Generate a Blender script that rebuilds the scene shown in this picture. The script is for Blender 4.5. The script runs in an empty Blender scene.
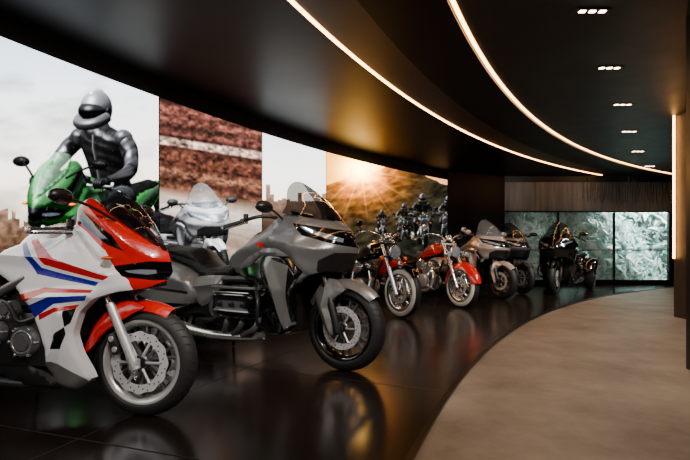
import bpy, bmesh, math, random
import numpy as np
from mathutils import Vector, Matrix
from mathutils.geometry import delaunay_2d_cdt
random.seed(4); rng=np.random.default_rng(4)
sc=bpy.context.scene
FPX=480.0; CAMH=0.92; HZ=248.0; ZC=2.7
C0=(17.7,-4.3)
def polar(R,phi):
    a=math.radians(phi); return (C0[0]-R*math.cos(a), C0[1]+R*math.sin(a))
def lin(c):
    return tuple(((x/12.92) if x<=0.04045 else ((x+0.055)/1.055)**2.4) for x in c)
# ---------------------------------------------------------------- materials
def mat(name,col,rough=.4,metal=0.,coat=0.,var=.15,scale=40.,emit=None,es=0.,alpha=1.,bump=0.,spec=.5):
    m=bpy.data.materials.new(name); m.use_nodes=True; nt=m.node_tree; N=nt.nodes; L=nt.links
    p=N['Principled BSDF']; c=(*lin(col),1)
    tc=N.new('ShaderNodeTexCoord'); nz=N.new('ShaderNodeTexNoise'); nz.inputs['Scale'].default_value=scale; nz.inputs['Detail'].default_value=4
    L.new(tc.outputs['Object'],nz.inputs['Vector'])
    mr=N.new('ShaderNodeMapRange'); mr.inputs['To Min'].default_value=rough*(1-var); mr.inputs['To Max'].default_value=min(1,rough*(1+var))
    L.new(nz.outputs['Fac'],mr.inputs['Value']); L.new(mr.outputs['Result'],p.inputs['Roughness'])
    p.inputs['Base Color'].default_value=c; p.inputs['Metallic'].default_value=metal
    p.inputs['Coat Weight'].default_value=coat; p.inputs['Coat Roughness'].default_value=.05
    p.inputs['Specular IOR Level'].default_value=spec
    if emit: p.inputs['Emission Color'].default_value=(*lin(emit),1); p.inputs['Emission Strength'].default_value=es
    if alpha<1: p.inputs['Alpha'].default_value=alpha
    if bump>0:
        b=N.new('ShaderNodeBump'); b.inputs['Strength'].default_value=bump; b.inputs['Distance'].default_value=.005
        L.new(nz.outputs['Fac'],b.inputs['Height']); L.new(b.outputs['Normal'],p.inputs['Normal'])
    m['c0']=col[0];m['c1']=col[1];m['c2']=col[2];m['al']=alpha;m['gl']=1.0 if (metal>.4 or coat>.3) else .3
    return m
def mixcol(m,c1,c2,scale,detail=6,lo=.35,hi=.65,coord='Object',stretch=(1,1,1)):
    nt=m.node_tree;N=nt.nodes;L=nt.links;p=N['Principled BSDF']
    tc=N.new('ShaderNodeTexCoord');mp=N.new('ShaderNodeMapping');mp.inputs['Scale'].default_value=stretch
    nz=N.new('ShaderNodeTexNoise');nz.inputs['Scale'].default_value=scale;nz.inputs['Detail'].default_value=detail;nz.inputs['Roughness'].default_value=.65
    cr=N.new('ShaderNodeValToRGB');cr.color_ramp.elements[0].position=lo;cr.color_ramp.elements[1].position=hi
    cr.color_ramp.elements[0].color=(*lin(c1),1);cr.color_ramp.elements[1].color=(*lin(c2),1)
    L.new(tc.outputs[coord],mp.inputs['Vector']);L.new(mp.outputs['Vector'],nz.inputs['Vector'])
    L.new(nz.outputs['Fac'],cr.inputs['Fac']);L.new(cr.outputs['Color'],p.inputs['Base Color'])
M={}
M['rubber']=mat('tyre_rubber',(.08,.08,.08),.6,bump=.2,scale=200)
M['white']=mat('pearl_white_paint',(.91,.91,.92),.22,coat=.9)
M['red']=mat('red_paint',(.74,.0,.0),.26,coat=.6)
M['blue']=mat('blue_paint',(.03,.06,.56),.28,coat=.8)
M['dred']=mat('deep_red_paint',(.72,.02,.01),.2,coat=1)
M['gray']=mat('matte_gray_paint',(.44,.44,.435),.30,metal=.4,var=.05)
M['bronze']=mat('champagne_silver_paint',(.74,.70,.68),.26,metal=.6,coat=.6)
M['dsilver']=mat('dark_silver_paint',(.34,.35,.37),.26,metal=.6,coat=.6)
M['black']=mat('black_plastic',(.05,.05,.05),.42)
M['gblack']=mat('gloss_black',(.025,.025,.03),.12,coat=1)
M['seat']=mat('black_leather',(.035,.034,.033),.5,bump=.4,scale=300,spec=.3)
M['steel']=mat('brushed_steel',(.82,.82,.82),.26,metal=.85)
M['chrome']=mat('chrome',(.95,.95,.95),.12,metal=.9)
M['alu']=mat('cast_aluminium',(.78,.78,.78),.32,metal=.6,bump=.1)
M['dmetal']=mat('dark_metal',(.18,.18,.19),.32,metal=.6)
M['engine']=mat('engine_grey',(.38,.38,.39),.32,metal=.5,bump=.15)
M['disc']=mat('brake_disc_steel',(.86,.86,.87),.30,metal=.5)
M['hole']=mat('disc_holes',(.03,.03,.03),.8)
M['ww']=mat('whitewall_rubber',(.88,.86,.82),.6)
M['screen']=mat('smoked_screen',(.04,.04,.045),.08,coat=1,alpha=.8)
M['clear']=mat('clear_screen',(.55,.57,.6),.06,coat=1,alpha=.3)
M['lens']=mat('headlight_lens',(.65,.70,.75),.06,metal=.6,coat=1)
M['amber']=mat('amber_lens',(.85,.35,.05),.2,coat=1)
M['mirror']=mat('mirror_glass',(.75,.78,.8),.04,metal=1)
# ---------------------------------------------------------------- geometry helpers
def catmull(P,closed=False,n=4,t=.4):
    P=[np.array(p,float) for p in P]; K=len(P); out=[]
    rngi=range(K if closed else K-1)
    for i in rngi:
        p1=P[i];p2=P[(i+1)%K]
        p0=P[(i-1)%K] if (closed or i>0) else p1
        p3=P[(i+2)%K] if (closed or i<K-2) else p2
        m1=(p2-p0)*t;m2=(p3-p1)*t
        for k in range(n):
            s=k/n
            out.append((2*s**3-3*s**2+1)*p1+(s**3-2*s**2+s)*m1+(-2*s**3+3*s**2)*p2+(s**3-s**2)*m2)
    if not closed: out.append(P[-1])
    return np.array(out)
def segdist(Q,A,closed):
    d=np.full(len(Q),1e9); n=len(A)
    for i in range(n if closed else n-1):
        a=A[i];b=A[(i+1)%n];ab=b-a;l=max(ab@ab,1e-12)
        t=np.clip(((Q-a)@ab)/l,0,1); pr=a+t[:,None]*ab
        d=np.minimum(d,np.hypot(*(Q-pr).T))
    return d
def pip(Q,A):
    ins=np.zeros(len(Q),bool);n=len(A);j=n-1
    for i in range(n):
        xi,yi=A[i];xj,yj=A[j]
        if yi!=yj:
            c=((yi>Q[:,1])!=(yj>Q[:,1]))&(Q[:,0]<(xj-xi)*(Q[:,1]-yi)/(yj-yi)+xi); ins^=c
        j=i
    return ins
def resample(A,step,closed=True):
    out=[];n=len(A)
    for i in range(n if closed else n-1):
        a=A[i];b=A[(i+1)%n];L=np.hypot(*(b-a));k=max(1,int(round(L/step)))
        for q in range(k): out.append(a+(b-a)*q/k)
    if not closed: out.append(A[-1])
    return np.array(out)
def shell(poly,W,base,crown=None,depth=.12,regions=(),step=.028,edge=.012,skirt=.04,sides=(1,-1),smooth=.4,off=0.,crease=()):
    """side-profile panel inflated into a mirrored body shell; crown edge closes on the centre line.
    crease: [(polyline, height, width)] raised or sunk character lines"""
    A=catmull(poly,True,4,smooth)
    A=resample(A,step)
    cr=catmull(crown,False,4,smooth) if crown is not None else None
    pts=[tuple(p) for p in A]; n=len(pts); edges=[(i,(i+1)%n) for i in range(n)]
    for rp,rm in regions:
        R=resample(np.array(rp,float),step*1.5); k=len(pts)
        pts+=[tuple(p) for p in R]; edges+=[(k+i,k+(i+1)%len(R)) for i in range(len(R))]
    for cp,ch,cw in crease:
        R=resample(np.array(cp,float),step*.8,False); k=len(pts)
        pts+=[tuple(p) for p in R]; edges+=[(k+i,k+i+1) for i in range(len(R)-1)]
    mn=A.min(0);mx=A.max(0)
    gx,gz=np.meshgrid(np.arange(mn[0],mx[0],step),np.arange(mn[1],mx[1],step*.9)); gx=gx+(np.arange(gx.shape[0])%2)[:,None]*step*.5
    G=np.c_[gx.ravel(),gz.ravel()]
    G=G[pip(G,A)]; 
    if len(G): G=G[segdist(G,A,True)>step*.45]
    allv=[Vector(p) for p in pts]+[Vector(p) for p in G]
    r=delaunay_2d_cdt(allv,edges,[],0,1e-5)
    V=np.array([tuple(v) for v in r[0]]); F=[f for f in r[2]]
    cen=np.array([V[list(f)].mean(0) for f in F]); keep=pip(cen,A)
    fm=[base]*len(F)
    for rp,rm in regions:
        ins=pip(cen,np.array(rp,float))
        for i in np.nonzero(ins)[0]: fm[i]=rm
    F2=[];fm2=[]
    for i,f in enumerate(F):
        if keep[i]: F2.append(tuple(f)); fm2.append(fm[i])
    w=np.array([W(x,z) for x,z in V])+off
    for cp,ch,cw in crease:
        dd=segdist(V,np.array(cp,float),False); w=w+ch*np.clip(1-dd/cw,0,1)
    de=segdist(V,A,True)
    if cr is not None:
        dc=segdist(V,cr,False); t=np.clip(dc/depth,0,1); y=w*np.sqrt(np.clip(1-(1-t)**2,0,1)); y[dc<.007]=0
        er=edge*np.clip(1-de/.03,0,1)**2*np.clip(dc/.05,0,1); y=np.maximum(y-er,0)
    else:
        dc=np.full(len(V),9.); y=w-edge*np.clip(1-de/max(.03,edge),0,1)**2
    cnt={}
    for f in F2:
        for a,b in zip(f,f[1:]+f[:1]): cnt[(min(a,b),max(a,b))]=cnt.get((min(a,b),max(a,b)),0)+1
    vo=[];fo=[];mo=[]
    for s in sides:
        k=len(vo); vo+=[(V[i][0],s*y[i],V[i][1]) for i in range(len(V))]
        sk={}
        for f,m_ in zip(F2,fm2):
            a,b,c=[np.array(vo[k+j]) for j in f[:3]]; nn=np.cross(b-a,c-a)
            ff=f if nn[1]*s>0 else f[::-1]
            fo.append(tuple(k+j for j in ff)); mo.append(m_)
            for a,b in zip(ff,ff[1:]+ff[:1]):
                if cnt[(min(a,b),max(a,b))]==1 and not(dc[a]<.012 and dc[b]<.012):
                    for q in (a,b):
                        if q not in sk: sk[q]=len(vo); vo.append((V[q][0],s*max(y[q]-skirt,0),V[q][1]))
                    fo.append((k+b,k+a,sk[a],sk[b])); mo.append(m_)
    return vo,fo,mo
def both(g):
    v,f=g[0],g[1]; n=len(v)
    out=(list(v)+[(x,-y,z) for x,y,z in v], list(f)+[tuple(n+i for i in reversed(q)) for q in f])
    return out+(list(g[2])*2,) if len(g)>2 else out
def lathe(prof,p0=(0,0,0),d=(0,1,0),n=32,closed=False,wob=None):
    d=Vector(d).normalized(); q=Vector((0,0,1)).rotation_difference(d); p0=Vector(p0)
    v=[];f=[];m=len(prof)
    for i in range(n):
        a=2*math.pi*i/n
        for r,h in prof:
            rr=r*(wob(a) if wob and r>wob.rmin else 1)
            v.append(tuple(p0+q@Vector((rr*math.cos(a),rr*math.sin(a),h))))
    for i in range(n):
        j=(i+1)%n
        for k in range(m if closed else m-1):
            l=(k+1)%m
            f.append((i*m+k,j*m+k,j*m+l,i*m+l))
    return v,f
def cyl(p0,p1,r0,r1=None,n=14):
    r1=r0 if r1 is None else r1; L=(Vector(p1)-Vector(p0)).length
    return lathe([(0,0),(r0*.85,0),(r0,min(L*.06,r0*.15)),(r1,L-min(L*.06,r1*.15)),(r1*.85,L),(0,L)],p0,Vector(p1)-Vector(p0),n)
def tube(P,r,n=10,sm=True,k=5):
    R=None
    if sm and len(P)>2:
        if not np.isscalar(r): R=np.interp(np.linspace(0,len(P)-1,(len(P)-1)*k+1),range(len(P)),r)
        P=catmull(P,False,k,.5)
    elif not np.isscalar(r): R=r
    P=[Vector(p) for p in P]
    if R is None: R=[r]*len(P)
    v=[];f=[]; t0=(P[1]-P[0]).normalized(); u=t0.orthogonal().normalized()
    for i,p in enumerate(P):
        t=(P[min(i+1,len(P)-1)]-P[max(i-1,0)]).normalized()
        u=(u-t*u.dot(t)).normalized(); w=t.cross(u)
        for j in range(n):
            a=2*math.pi*j/n; v.append(tuple(p+(u*math.cos(a)+w*math.sin(a))*R[i]))
    for i in range(len(P)-1):
        for j in range(n):
            l=(j+1)%n; f.append((i*n+j,i*n+l,(i+1)*n+l,(i+1)*n+j))
    f.append(tuple(reversed(range(n)))); f.append(tuple((len(P)-1)*n+j for j in range(n)))
    return v,f
def rbox(c,s,bev=.01,rot=(0,0,0),seg=2,taper=None):
    bm=bmesh.new(); bmesh.ops.create_cube(bm,size=1)
    for q in bm.verts:
        q.co=Vector((q.co.x*s[0],q.co.y*s[1],q.co.z*s[2]))
        if taper and q.co.z>0: q.co.x*=taper; q.co.y*=taper
    if bev>0: bmesh.ops.bevel(bm,geom=bm.edges[:],offset=min(bev,min(s)*.45),segments=seg,affect='EDGES',profile=.6)
    Rm=Matrix.Rotation(rot[2],3,'Z')@Matrix.Rotation(rot[1],3,'Y')@Matrix.Rotation(rot[0],3,'X')
    bm.verts.index_update()
    v=[tuple(Rm@q.co+Vector(c)) for q in bm.verts]; f=[tuple(x.index for x in q.verts) for q in bm.faces]; bm.free()
    return v,f
def ell(c,s,n=16,m=10):
    v=[];f=[]
    for i in range(m+1):
        a=math.pi*i/m
        for j in range(n):
            b=2*math.pi*j/n; v.append((c[0]+s[0]*math.sin(a)*math.cos(b),c[1]+s[1]*math.sin(a)*math.sin(b),c[2]+s[2]*math.cos(a)))
    for i in range(m):
        for j in range(n):
            l=(j+1)%n; f.append((i*n+j,(i+1)*n+j,(i+1)*n+l,i*n+l))
    return v,f
def rings(S,n=20):
    """loft of horizontal ellipses: (cx,cy,cz,ax,ay)"""
    v=[];f=[]
    K=len(S)
    for cx,cy,cz,ax,ay in S:
        for j in range(n):
            a=2*math.pi*j/n; v.append((cx+ax*math.cos(a),cy+ay*math.sin(a),cz))
    for i in range(K-1):
        for j in range(n):
            l=(j+1)%n; f.append((i*n+j,i*n+l,(i+1)*n+l,(i+1)*n+j))
    return v,f
def fender(cx,cz,R,w,a0,a1,drop=.05,n=26,m=10,thick=.006,taper=.35):
    v=[];f=[]
    for lay in (0,1):
        for i in range(n+1):
            s=i/n;a=math.radians(a0+(a1-a0)*s); tp=1-taper*abs(2*s-1)**3
            for j in range(m+1):
                t=2*j/m-1; r=R-lay*thick-drop*abs(t)**2.5
                v.append((cx+r*math.cos(a),t*(w/2-lay*thick)*tp,cz+r*math.sin(a)))
    K=(n+1)*(m+1)
    for i in range(n):
        for j in range(m):
            q=(i*(m+1)+j,i*(m+1)+j+1,(i+1)*(m+1)+j+1,(i+1)*(m+1)+j)
            f.append(q[::-1]); f.append(tuple(K+x for x in q))
    for i in range(n):
        for j in (0,m):
            a=i*(m+1)+j;b=a+m+1; f.append((a,b,b+K,a+K))
    for j in range(m):
        for i in (0,n):
            a=i*(m+1)+j; f.append((a,a+1,a+1+K,a+K))
    return v,f
def make_obj(name,geos,parent=None,weld=True,angle=38):
    vs=[];fs=[];mi=[];mats=[]
    for g,m_ in geos:
        k=len(vs); vs+=list(g[0])
        for i,q in enumerate(g[1]):
            mm=g[2][i] if len(g)>2 else m_
            if mm not in mats: mats.append(mm)
            fs.append(tuple(k+x for x in q)); mi.append(mats.index(mm))
    me=bpy.data.meshes.new(name); me.from_pydata([tuple(map(float,v)) for v in vs],[],fs)
    for m_ in mats: me.materials.append(m_)
    me.polygons.foreach_set('material_index',mi)
    if weld:
        bm=bmesh.new(); bm.from_mesh(me); bmesh.ops.remove_doubles(bm,verts=bm.verts,dist=.0004); bm.to_mesh(me); bm.free()
    me.shade_smooth(); me.set_sharp_from_angle(angle=math.radians(angle)); me.update()
    o=bpy.data.objects.new(name,me); sc.collection.objects.link(o)
    if parent: o.parent=parent
    return o
class Obj:
    def __init__(s,name,loc,head=0,lean=0,scale=1):
        s.root=bpy.data.objects.new(name,None); s.root.empty_display_size=.2; sc.collection.objects.link(s.root)
        s.root.location=loc; s.root.rotation_euler=(math.radians(-lean),0,math.radians(head)); s.root.scale=(scale,)*3; s.parts={}; s.objs=[]
    def add(s,part,g,m_=None): s.parts.setdefault(part,[]).append((g,M[m_] if isinstance(m_,str) else m_))
    def finish(s):
        for k,g in s.parts.items(): s.objs.append((k,make_obj(k,g,s.root)))
def ip(x,a,b): return float(np.interp(x,a,b))
class Wob:
    def __init__(s,n,amp,rmin): s.n=n;s.amp=amp;s.rmin=rmin
    def __call__(s,a): return 1+s.amp*math.cos(s.n*a)
# ---------------------------------------------------------------- wheel
def wheel(b,part,cx,R,w,Rr,style='cast',n=5,rim='gblack',disc=.15,ww=False,cy=0,discs=(1,-1),petal=False,lip=None):
    c=(cx,cy,R)
    h=w*.52; rm=R-h; prof=[]
    for k in range(21):
        a=math.radians(-128+256*k/20); prof.append((rm+h*math.cos(a) if abs(math.degrees(a))<90 else rm+(rm-Rr)*math.cos(a)*1.1, w/2*math.sin(a)))
    b.add(part,lathe(prof,c,(0,1,0),56),'rubber')
    for s in (1,-1):   # tread grooves
        for k in range(40):
            a=2*math.pi*k/40
            p=[]
            for q,da in ((.12,0),(.3,.05),(.42,.08)):
                al=math.asin(min(.99,q*2)); r=rm+h*math.cos(al)+.0008
                p.append((cx+r*math.cos(a+da),cy+s*w*q,R+r*math.sin(a+da)))
            b.add(part,tube(p,.0022,4,False),'hole')
    if ww:
        pr=[]
        for k in range(6):
            a=math.radians(48+58*k/5); rr=rm+h*math.cos(a) if a<math.pi/2 else rm+(rm-Rr)*math.cos(a)*1.1
            pr.append((rr,w/2*math.sin(a)+.0025))
        b.add(part,lathe(pr,c,(0,1,0),56),'ww'); b.add(part,lathe([(r,-h_) for r,h_ in pr],c,(0,1,0),56),'ww')
    W=w*.40
    b.add(part,lathe([(Rr+.01,-W),(Rr-.006,-W*1.02),(Rr-.016,-W*.9),(Rr-.03,-W*.6),(Rr-.034,0),(Rr-.03,W*.6),(Rr-.016,W*.9),(Rr-.006,W*1.02),(Rr+.01,W)],c,(0,1,0),56),lip or rim)
    hub=.045; b.add(part,cyl((cx,cy-.06,R),(cx,cy+.06,R),hub,n=24),rim)
    b.add(part,cyl((cx,cy-.115,R),(cx,cy+.115,R),.013,n=12),'steel')
    if style=='wire':
        for k in range(40):
            a=2*math.pi*k/40; da=.32*(1 if k%2 else -1); s=1 if (k//2)%2 else -1
            b.add(part,tube([(cx+hub*math.cos(a),cy+s*.045,R+hub*math.sin(a)),(cx+(Rr-.03)*math.cos(a+da),cy+s*.01,R+(Rr-.03)*math.sin(a+da))],.0028,5,False),'chrome')
    else:
        for k in range(n):
            a0=2*math.pi*k/n+.3
            for da in ((-.17,.17) if style=='y' else (0,)):
                a1=a0+da
                r0=hub*.8;r1=Rr-.028
                pa=Vector((cx+r0*math.cos(a0),cy,R+r0*math.sin(a0))); pb=Vector((cx+r1*math.cos(a1),cy,R+r1*math.sin(a1)))
                L=(pb-pa).length; ang=math.atan2(pb.z-pa.z,pb.x-pa.x)
                b.add(part,rbox(tuple((pa+pb)/2),(L,.034 if style=='y' else .036,.016 if style=='y' else .024),.006,(0,-ang,0)),rim)
    for s in discs:
        y=cy+s*.062
        pr=[(disc,-.0025),(disc,.0025),(disc*.72,.0025),(disc*.72,-.0025)]
        g=lathe(pr,(cx,y,R),(0,1,0),120,True,Wob(12,.025,disc*.9) if petal else None)
        b.add(part,g,'disc')
        for k in range(36):
            a=2*math.pi*k/36; r=disc*(.78,.86,.93)[k%3]
            b.add(part,cyl((cx+r*math.cos(a),y-.0032,R+r*math.sin(a)),(cx+r*math.cos(a),y+.0032,R+r*math.sin(a)),.0048,n=6),'hole')
        for k in range(6):
            a=2*math.pi*k/6; r1=disc*.75
            b.add(part,tube([(cx,y,R),(cx+r1*math.cos(a),y,R+r1*math.sin(a))],.008,6,False),'alu')
        b.add(part,cyl((cx,y-.012,R),(cx,y+.012,R),.038,n=20),'dmetal')
def caliper(b,part,x,y,z,ang=0,m_='dmetal'):
    b.add(part,rbox((x,y,z),(.055,.05,.12),.012,(0,ang,0)),m_)
    for k in (-1,1): b.add(part,cyl((x+k*.028*math.sin(ang),y-.03,z+k*.028),(x+k*.028*math.sin(ang),y+.03,z+k*.028),.016,n=12),'alu')
def mirror(b,root,c,s=(.035,.085,.045),m_='black'):
    for sg in (1,-1):
        r=(root[0],root[1]*sg,root[2]); cc=(c[0],c[1]*sg,c[2])
        b.add('mirrors',tube([r,((r[0]+cc[0])/2,(r[1]+cc[1])/2,(r[2]+cc[2])/2+.015),cc],.008,8),'black')
        b.add('mirrors',ell(cc,s),m_)
        b.add('mirrors',ell((cc[0]-s[0]*.45,cc[1],cc[2]),(s[0]*.62,s[1]*.88,s[2]*.85)),'mirror')
def bars(b,P,grip=.13,r=.0125,m_='black'):
    for sg in (1,-1):
        Q=[(x,y*sg,z) for x,y,z in P]; b.add('handlebar',tube(Q,r,10),m_)
        e=Vector(Q[-1]);d=(e-Vector(Q[-2])).normalized()
        b.add('handlebar',cyl(tuple(e-d*grip*.2),tuple(e+d*grip),.018,n=14),'rubber')
        b.add('handlebar',cyl(tuple(e+d*grip),tuple(e+d*(grip+.02)),.02,n=14),'steel')
        b.add('handlebar',rbox(tuple(e-d*.04),(.045,.05,.04),.008),'black')
        o=Vector((.06,0,-.005)); s=e-d*.03
        b.add('handlebar',tube([tuple(s+o*.3),tuple(s+o+d*.02),tuple(e+o*1.0+d*grip*.9),tuple(e+o*.9+d*(grip+.03))],.006,6),'steel')
        b.add('handlebar',cyl(tuple(s+o*.5+Vector((0,0,.02))),tuple(s+o*.5+Vector((0,0,.06))),.02,n=12),'black')
def fins(b,part,p0,d,L,r,n,m_='engine'):
    pr=[(0,0)]
    for k in range(n):
        h=L*k/n; pr+=[(r*.78,h),(r,h+.002),(r,h+L/n*.45),(r*.78,h+L/n*.5)]
    pr+=[(r*.8,L),(0,L)]
    b.add(part,lathe(pr,p0,d,20),m_)
# ---------------------------------------------------------------- sport bike
def sport_bike(name,loc,head,lean=2):
    b=Obj(name,loc,head,lean); WB=1.41
    wheel(b,'front_wheel',0,.30,.12,.225,'y',6,rim='engine',disc=.165,petal=True,lip='alu')
    wheel(b,'rear_wheel',-WB,.315,.165,.22,'y',6,rim='engine',disc=.12,petal=True,lip='alu')
    for s in (1,-1):
        y=s*.105
        b.add('front_fork',cyl((.012,y,.27),(-.155,y,.62),.025,.023,18),'alu')
        b.add('front_fork',cyl((-.14,y,.59),(-.31,y,.95),.020,n=16),'chrome')
        b.add('front_fork',rbox((0,y,.30),(.05,.04,.06),.012),'alu')
        caliper(b,'brake_caliper',-.135,s*.075,.40,-.4)
    b.add('front_fork',rbox((-.27,0,.86),(.07,.26,.03),.01),'black')
    b.add('front_fender',fender(0,.30,.33,.14,60,158,.05),'red')
    b.add('front_fender',shell([(.03,.60),(-.05,.63),(-.15,.61),(-.25,.49),(-.31,.35),(-.27,.37),(-.20,.45),(-.12,.51),(-.04,.56)],lambda x,z:.08+.03*max(0,min(1,(.66-z)*6)),M['red'],edge=.01,skirt=.02))
    cr=[(.115,.74),(.15,.79),(.12,.90),(.03,1.055),(-.08,1.18),(-.20,1.25)]
    def W(x,z):
        return ip(x,[-.85,-.6,-.35,-.15,0,.14],[.17,.205,.22,.205,.14,.06])*ip(z,[.15,.35,.6,.95,1.2],[.60,.82,1,.92,.72])
    P=[(.115,.74),(.15,.79),(.12,.90),(.0,.985),(-.13,1.085),(-.27,1.185),(-.32,1.13),(-.32,1.04),(-.42,.97),(-.58,.96),(-.76,.90),(-.84,.80),(-.72,.73),(-.58,.62),(-.52,.47),(-.49,.33),(-.45,.18),(-.34,.155),(-.235,.22),(-.29,.36),(-.31,.46),(-.26,.58),(-.18,.65),(-.08,.685),(.03,.70)]
    R_=M['red'];B_=M['blue'];K_=M['gblack']
    regs=[([(.2,.60),(.2,.95),(-.05,1.2),(-.4,1.3),(-.36,1.08),(-.24,1.0),(-.13,.90),(-.08,.80),(-.02,.745),(.02,.60)],R_),
          ([(.20,.845),(.06,.845),(-.09,.82),(-.05,.765),(.07,.745),(.2,.745)],K_),
          ([(.09,.80),(.03,.803),(-.04,.795),(-.02,.785),(.05,.775),(.09,.78)],M['lens']),
          ([(-.36,1.10),(-.30,1.13),(-.10,.98),(-.05,.90),(-.12,.93)],K_),
          ([(-.62,1.0),(-.55,.97),(-.41,.86),(-.10,.765),(-.13,.745),(-.47,.825)],R_),
          ([(-.66,.97),(-.62,.96),(-.49,.808),(-.15,.735),(-.17,.715),(-.52,.775)],B_),
          ([(-.78,.76),(-.64,.66),(-.46,.705),(-.18,.695),(-.19,.68),(-.45,.678),(-.60,.62),(-.78,.69)],R_),
          ([(-.64,.60),(-.58,.60),(-.43,.655),(-.20,.668),(-.22,.64),(-.40,.62),(-.53,.54),(-.6,.5)],B_),
          ([(-.50,.56),(-.40,.60),(-.25,.62),(-.27,.60),(-.40,.575),(-.50,.53)],R_),
          ([(-.34,.585),(-.27,.60),(-.31,.52),(-.40,.46),(-.43,.38),(-.38,.38),(-.34,.46)],K_),
          ([(-.62,.30),(-.44,.31),(-.26,.22),(-.2,.12),(-.6,.12)],M['gray'])]
    b.add('fairing',shell(P,W,M['white'],cr,.16,regs,step=.018,edge=.014,skirt=.05,smooth=.22,
        crease=[([(-.80,.88),(-.45,.86),(-.12,.78)],.022,.06),([(-.62,.64),(-.40,.66),(-.20,.66)],.018,.045),([(-.48,.28),(-.40,.42),(-.36,.56)],.024,.05),([(-.25,1.14),(-.02,.93),(.08,.86)],.02,.05),([(-.30,.98),(-.20,.86),(-.10,.80)],-.018,.03)]))
    b.add('windscreen',shell([(.12,.90),(.03,1.055),(-.08,1.18),(-.20,1.25),(-.24,1.215),(-.13,1.095),(.0,.995)],W,M['screen'],cr,.16,step=.02,edge=0,skirt=.003,smooth=.25))
    b.add('fairing',rbox((.05,0,.725),(.10,.07,.03),.012),'black')
    b.add('fairing',shell([(-.22,1.12),(-.34,1.10),(-.42,.98),(-.40,.88),(-.2,.93),(-.12,1.02)],lambda x,z:.16,M['black'],skirt=.1))
    tc=[(-.36,.97),(-.44,1.04),(-.56,1.065),(-.72,1.0),(-.86,.86)]
    b.add('fuel_tank',shell(tc+[(-.78,.78),(-.5,.80),(-.38,.88)],lambda x,z:ip(x,[-.86,-.6,-.36],[.11,.16,.14]),M['white'],tc,.12,[([(-.3,1.2),(-.3,1.02),(-.6,1.03),(-.8,.94),(-.8,1.2)],R_)]))
    sc_=[(-.82,.86),(-.95,.80),(-1.08,.81),(-1.16,.87)]
    b.add('seat',shell(sc_+[(-1.14,.78),(-1.0,.73),(-.82,.76)],lambda x,z:.14,M['seat'],sc_,.06))
    tl=[(-1.10,.86),(-1.25,.93),(-1.45,.965),(-1.62,.96)]
    b.add('tail_cowl',shell(tl+[(-1.60,.92),(-1.40,.80),(-1.1,.70),(-.86,.70),(-.9,.76),(-1.08,.80)],lambda x,z:ip(x,[-1.6,-1.3,-.9],[.05,.13,.16]),M['white'],tl,.09,[([(-1.7,1),(-1.7,.9),(-1.2,.82),(-1.0,.74),(-1.0,.77),(-1.2,.87),(-1.5,.95)],R_)]))
    b.add('seat',shell([(-1.12,.87),(-1.25,.945),(-1.42,.98),(-1.5,.965),(-1.35,.91),(-1.15,.85)],lambda x,z:.1,M['seat'],[(-1.12,.87),(-1.25,.945),(-1.42,.98),(-1.5,.965)],.04))
    b.add('engine',rbox((-.64,0,.42),(.40,.34,.30),.04),'dmetal')
    b.add('engine',rbox((-.50,0,.60),(.20,.30,.26),.03,(0,-.4,0)),'engine')
    b.add('engine',rbox((-.62,0,.66),(.30,.30,.14),.03),'black')
    for x,z,r in ((-.60,.41,.085),(-.79,.46,.075),(-.71,.58,.05)):
        b.add('engine',both(lathe([(0,.215),(r*.5,.215),(r*.55,.203),(r*.86,.203),(r*.95,.19),(r,.18),(r,.10)],(x,0,z),(0,1,0),28)),'engine')
        b.add('engine',both(lathe([(r*.62,.204),(r*.66,.209),(r*.72,.209),(r*.76,.204)],(x,0,z),(0,1,0),28)),'steel')
        for k in range(6):
            a=k*math.pi/3; q=(x+r*.93*math.cos(a),z+r*.93*math.sin(a))
            b.add('engine',both(cyl((q[0],.18,q[1]),(q[0],.208,q[1]),.008,n=8)),'steel')
    b.add('engine',both(tube([(-.5,.18,.56),(-.62,.2,.52),(-.70,.2,.62),(-.84,.18,.62)],.012,8)),'black')
    for s in (1,-1):
        b.add('frame',tube([(-.30,s*.12,.90),(-.55,s*.17,.78),(-.84,s*.17,.62),(-.92,s*.16,.42)],.026,10),'engine')
        b.add('frame',tube([(-.86,s*.14,.66),(-1.15,s*.12,.76),(-1.45,s*.07,.85)],.016,8),'black')
        b.add('swingarm',tube([(-.90,s*.10,.40),(-1.1,s*.12,.37),(-WB,s*.115,.315)],[.04,.035,.025],10),'dmetal')
        b.add('frame',rbox((-.93,s*.19,.40),(.09,.015,.12),.01),'alu')
        b.add('frame',cyl((-.93,s*.19,.36),(-.93,s*.29,.36),.012),'alu')
    b.add('exhaust',tube([(-.50,-.05,.45),(-.44,-.05,.25),(-.6,-.10,.17),(-.9,-.16,.2),(-1.1,-.2,.28)],.026,12),'dmetal')
    b.add('exhaust',tube([(-1.08,-.2,.28),(-1.2,-.22,.33),(-1.5,-.23,.45)],[.035,.055,.05],16),'dmetal')
    b.add('belly_pan',shell([(-.42,.20),(-.60,.30),(-.80,.30),(-.88,.24),(-.70,.17),(-.45,.15)],lambda x,z:.15,M['black'],edge=.03,skirt=.1))
    b.add('exhaust',tube([(-.42,0,.6),(-.38,0,.4),(-.42,0,.25)],.05,10),'black')
    b.add('radiator',rbox((-.36,0,.56),(.04,.30,.26),.01,(0,-.2,0)),'black')
    b.add('rear_fender',fender(-WB,.315,.36,.15,60,150,.04),'black')
    b.add('rear_fender',rbox((-1.62,0,.78),(.02,.13,.2),.005,(0,.5,0)),'black')
    b.add('kickstand',tube([(-.85,.14,.34),(-.95,.3,.03+.0)],.011,8,False),'black')
    bars(b,[(-.31,.11,.99),(-.33,.17,1.01),(-.37,.23,1.005)],.13)
    mirror(b,(-.10,.15,1.06),(-.25,.36,1.165),(.04,.075,.04))
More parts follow.
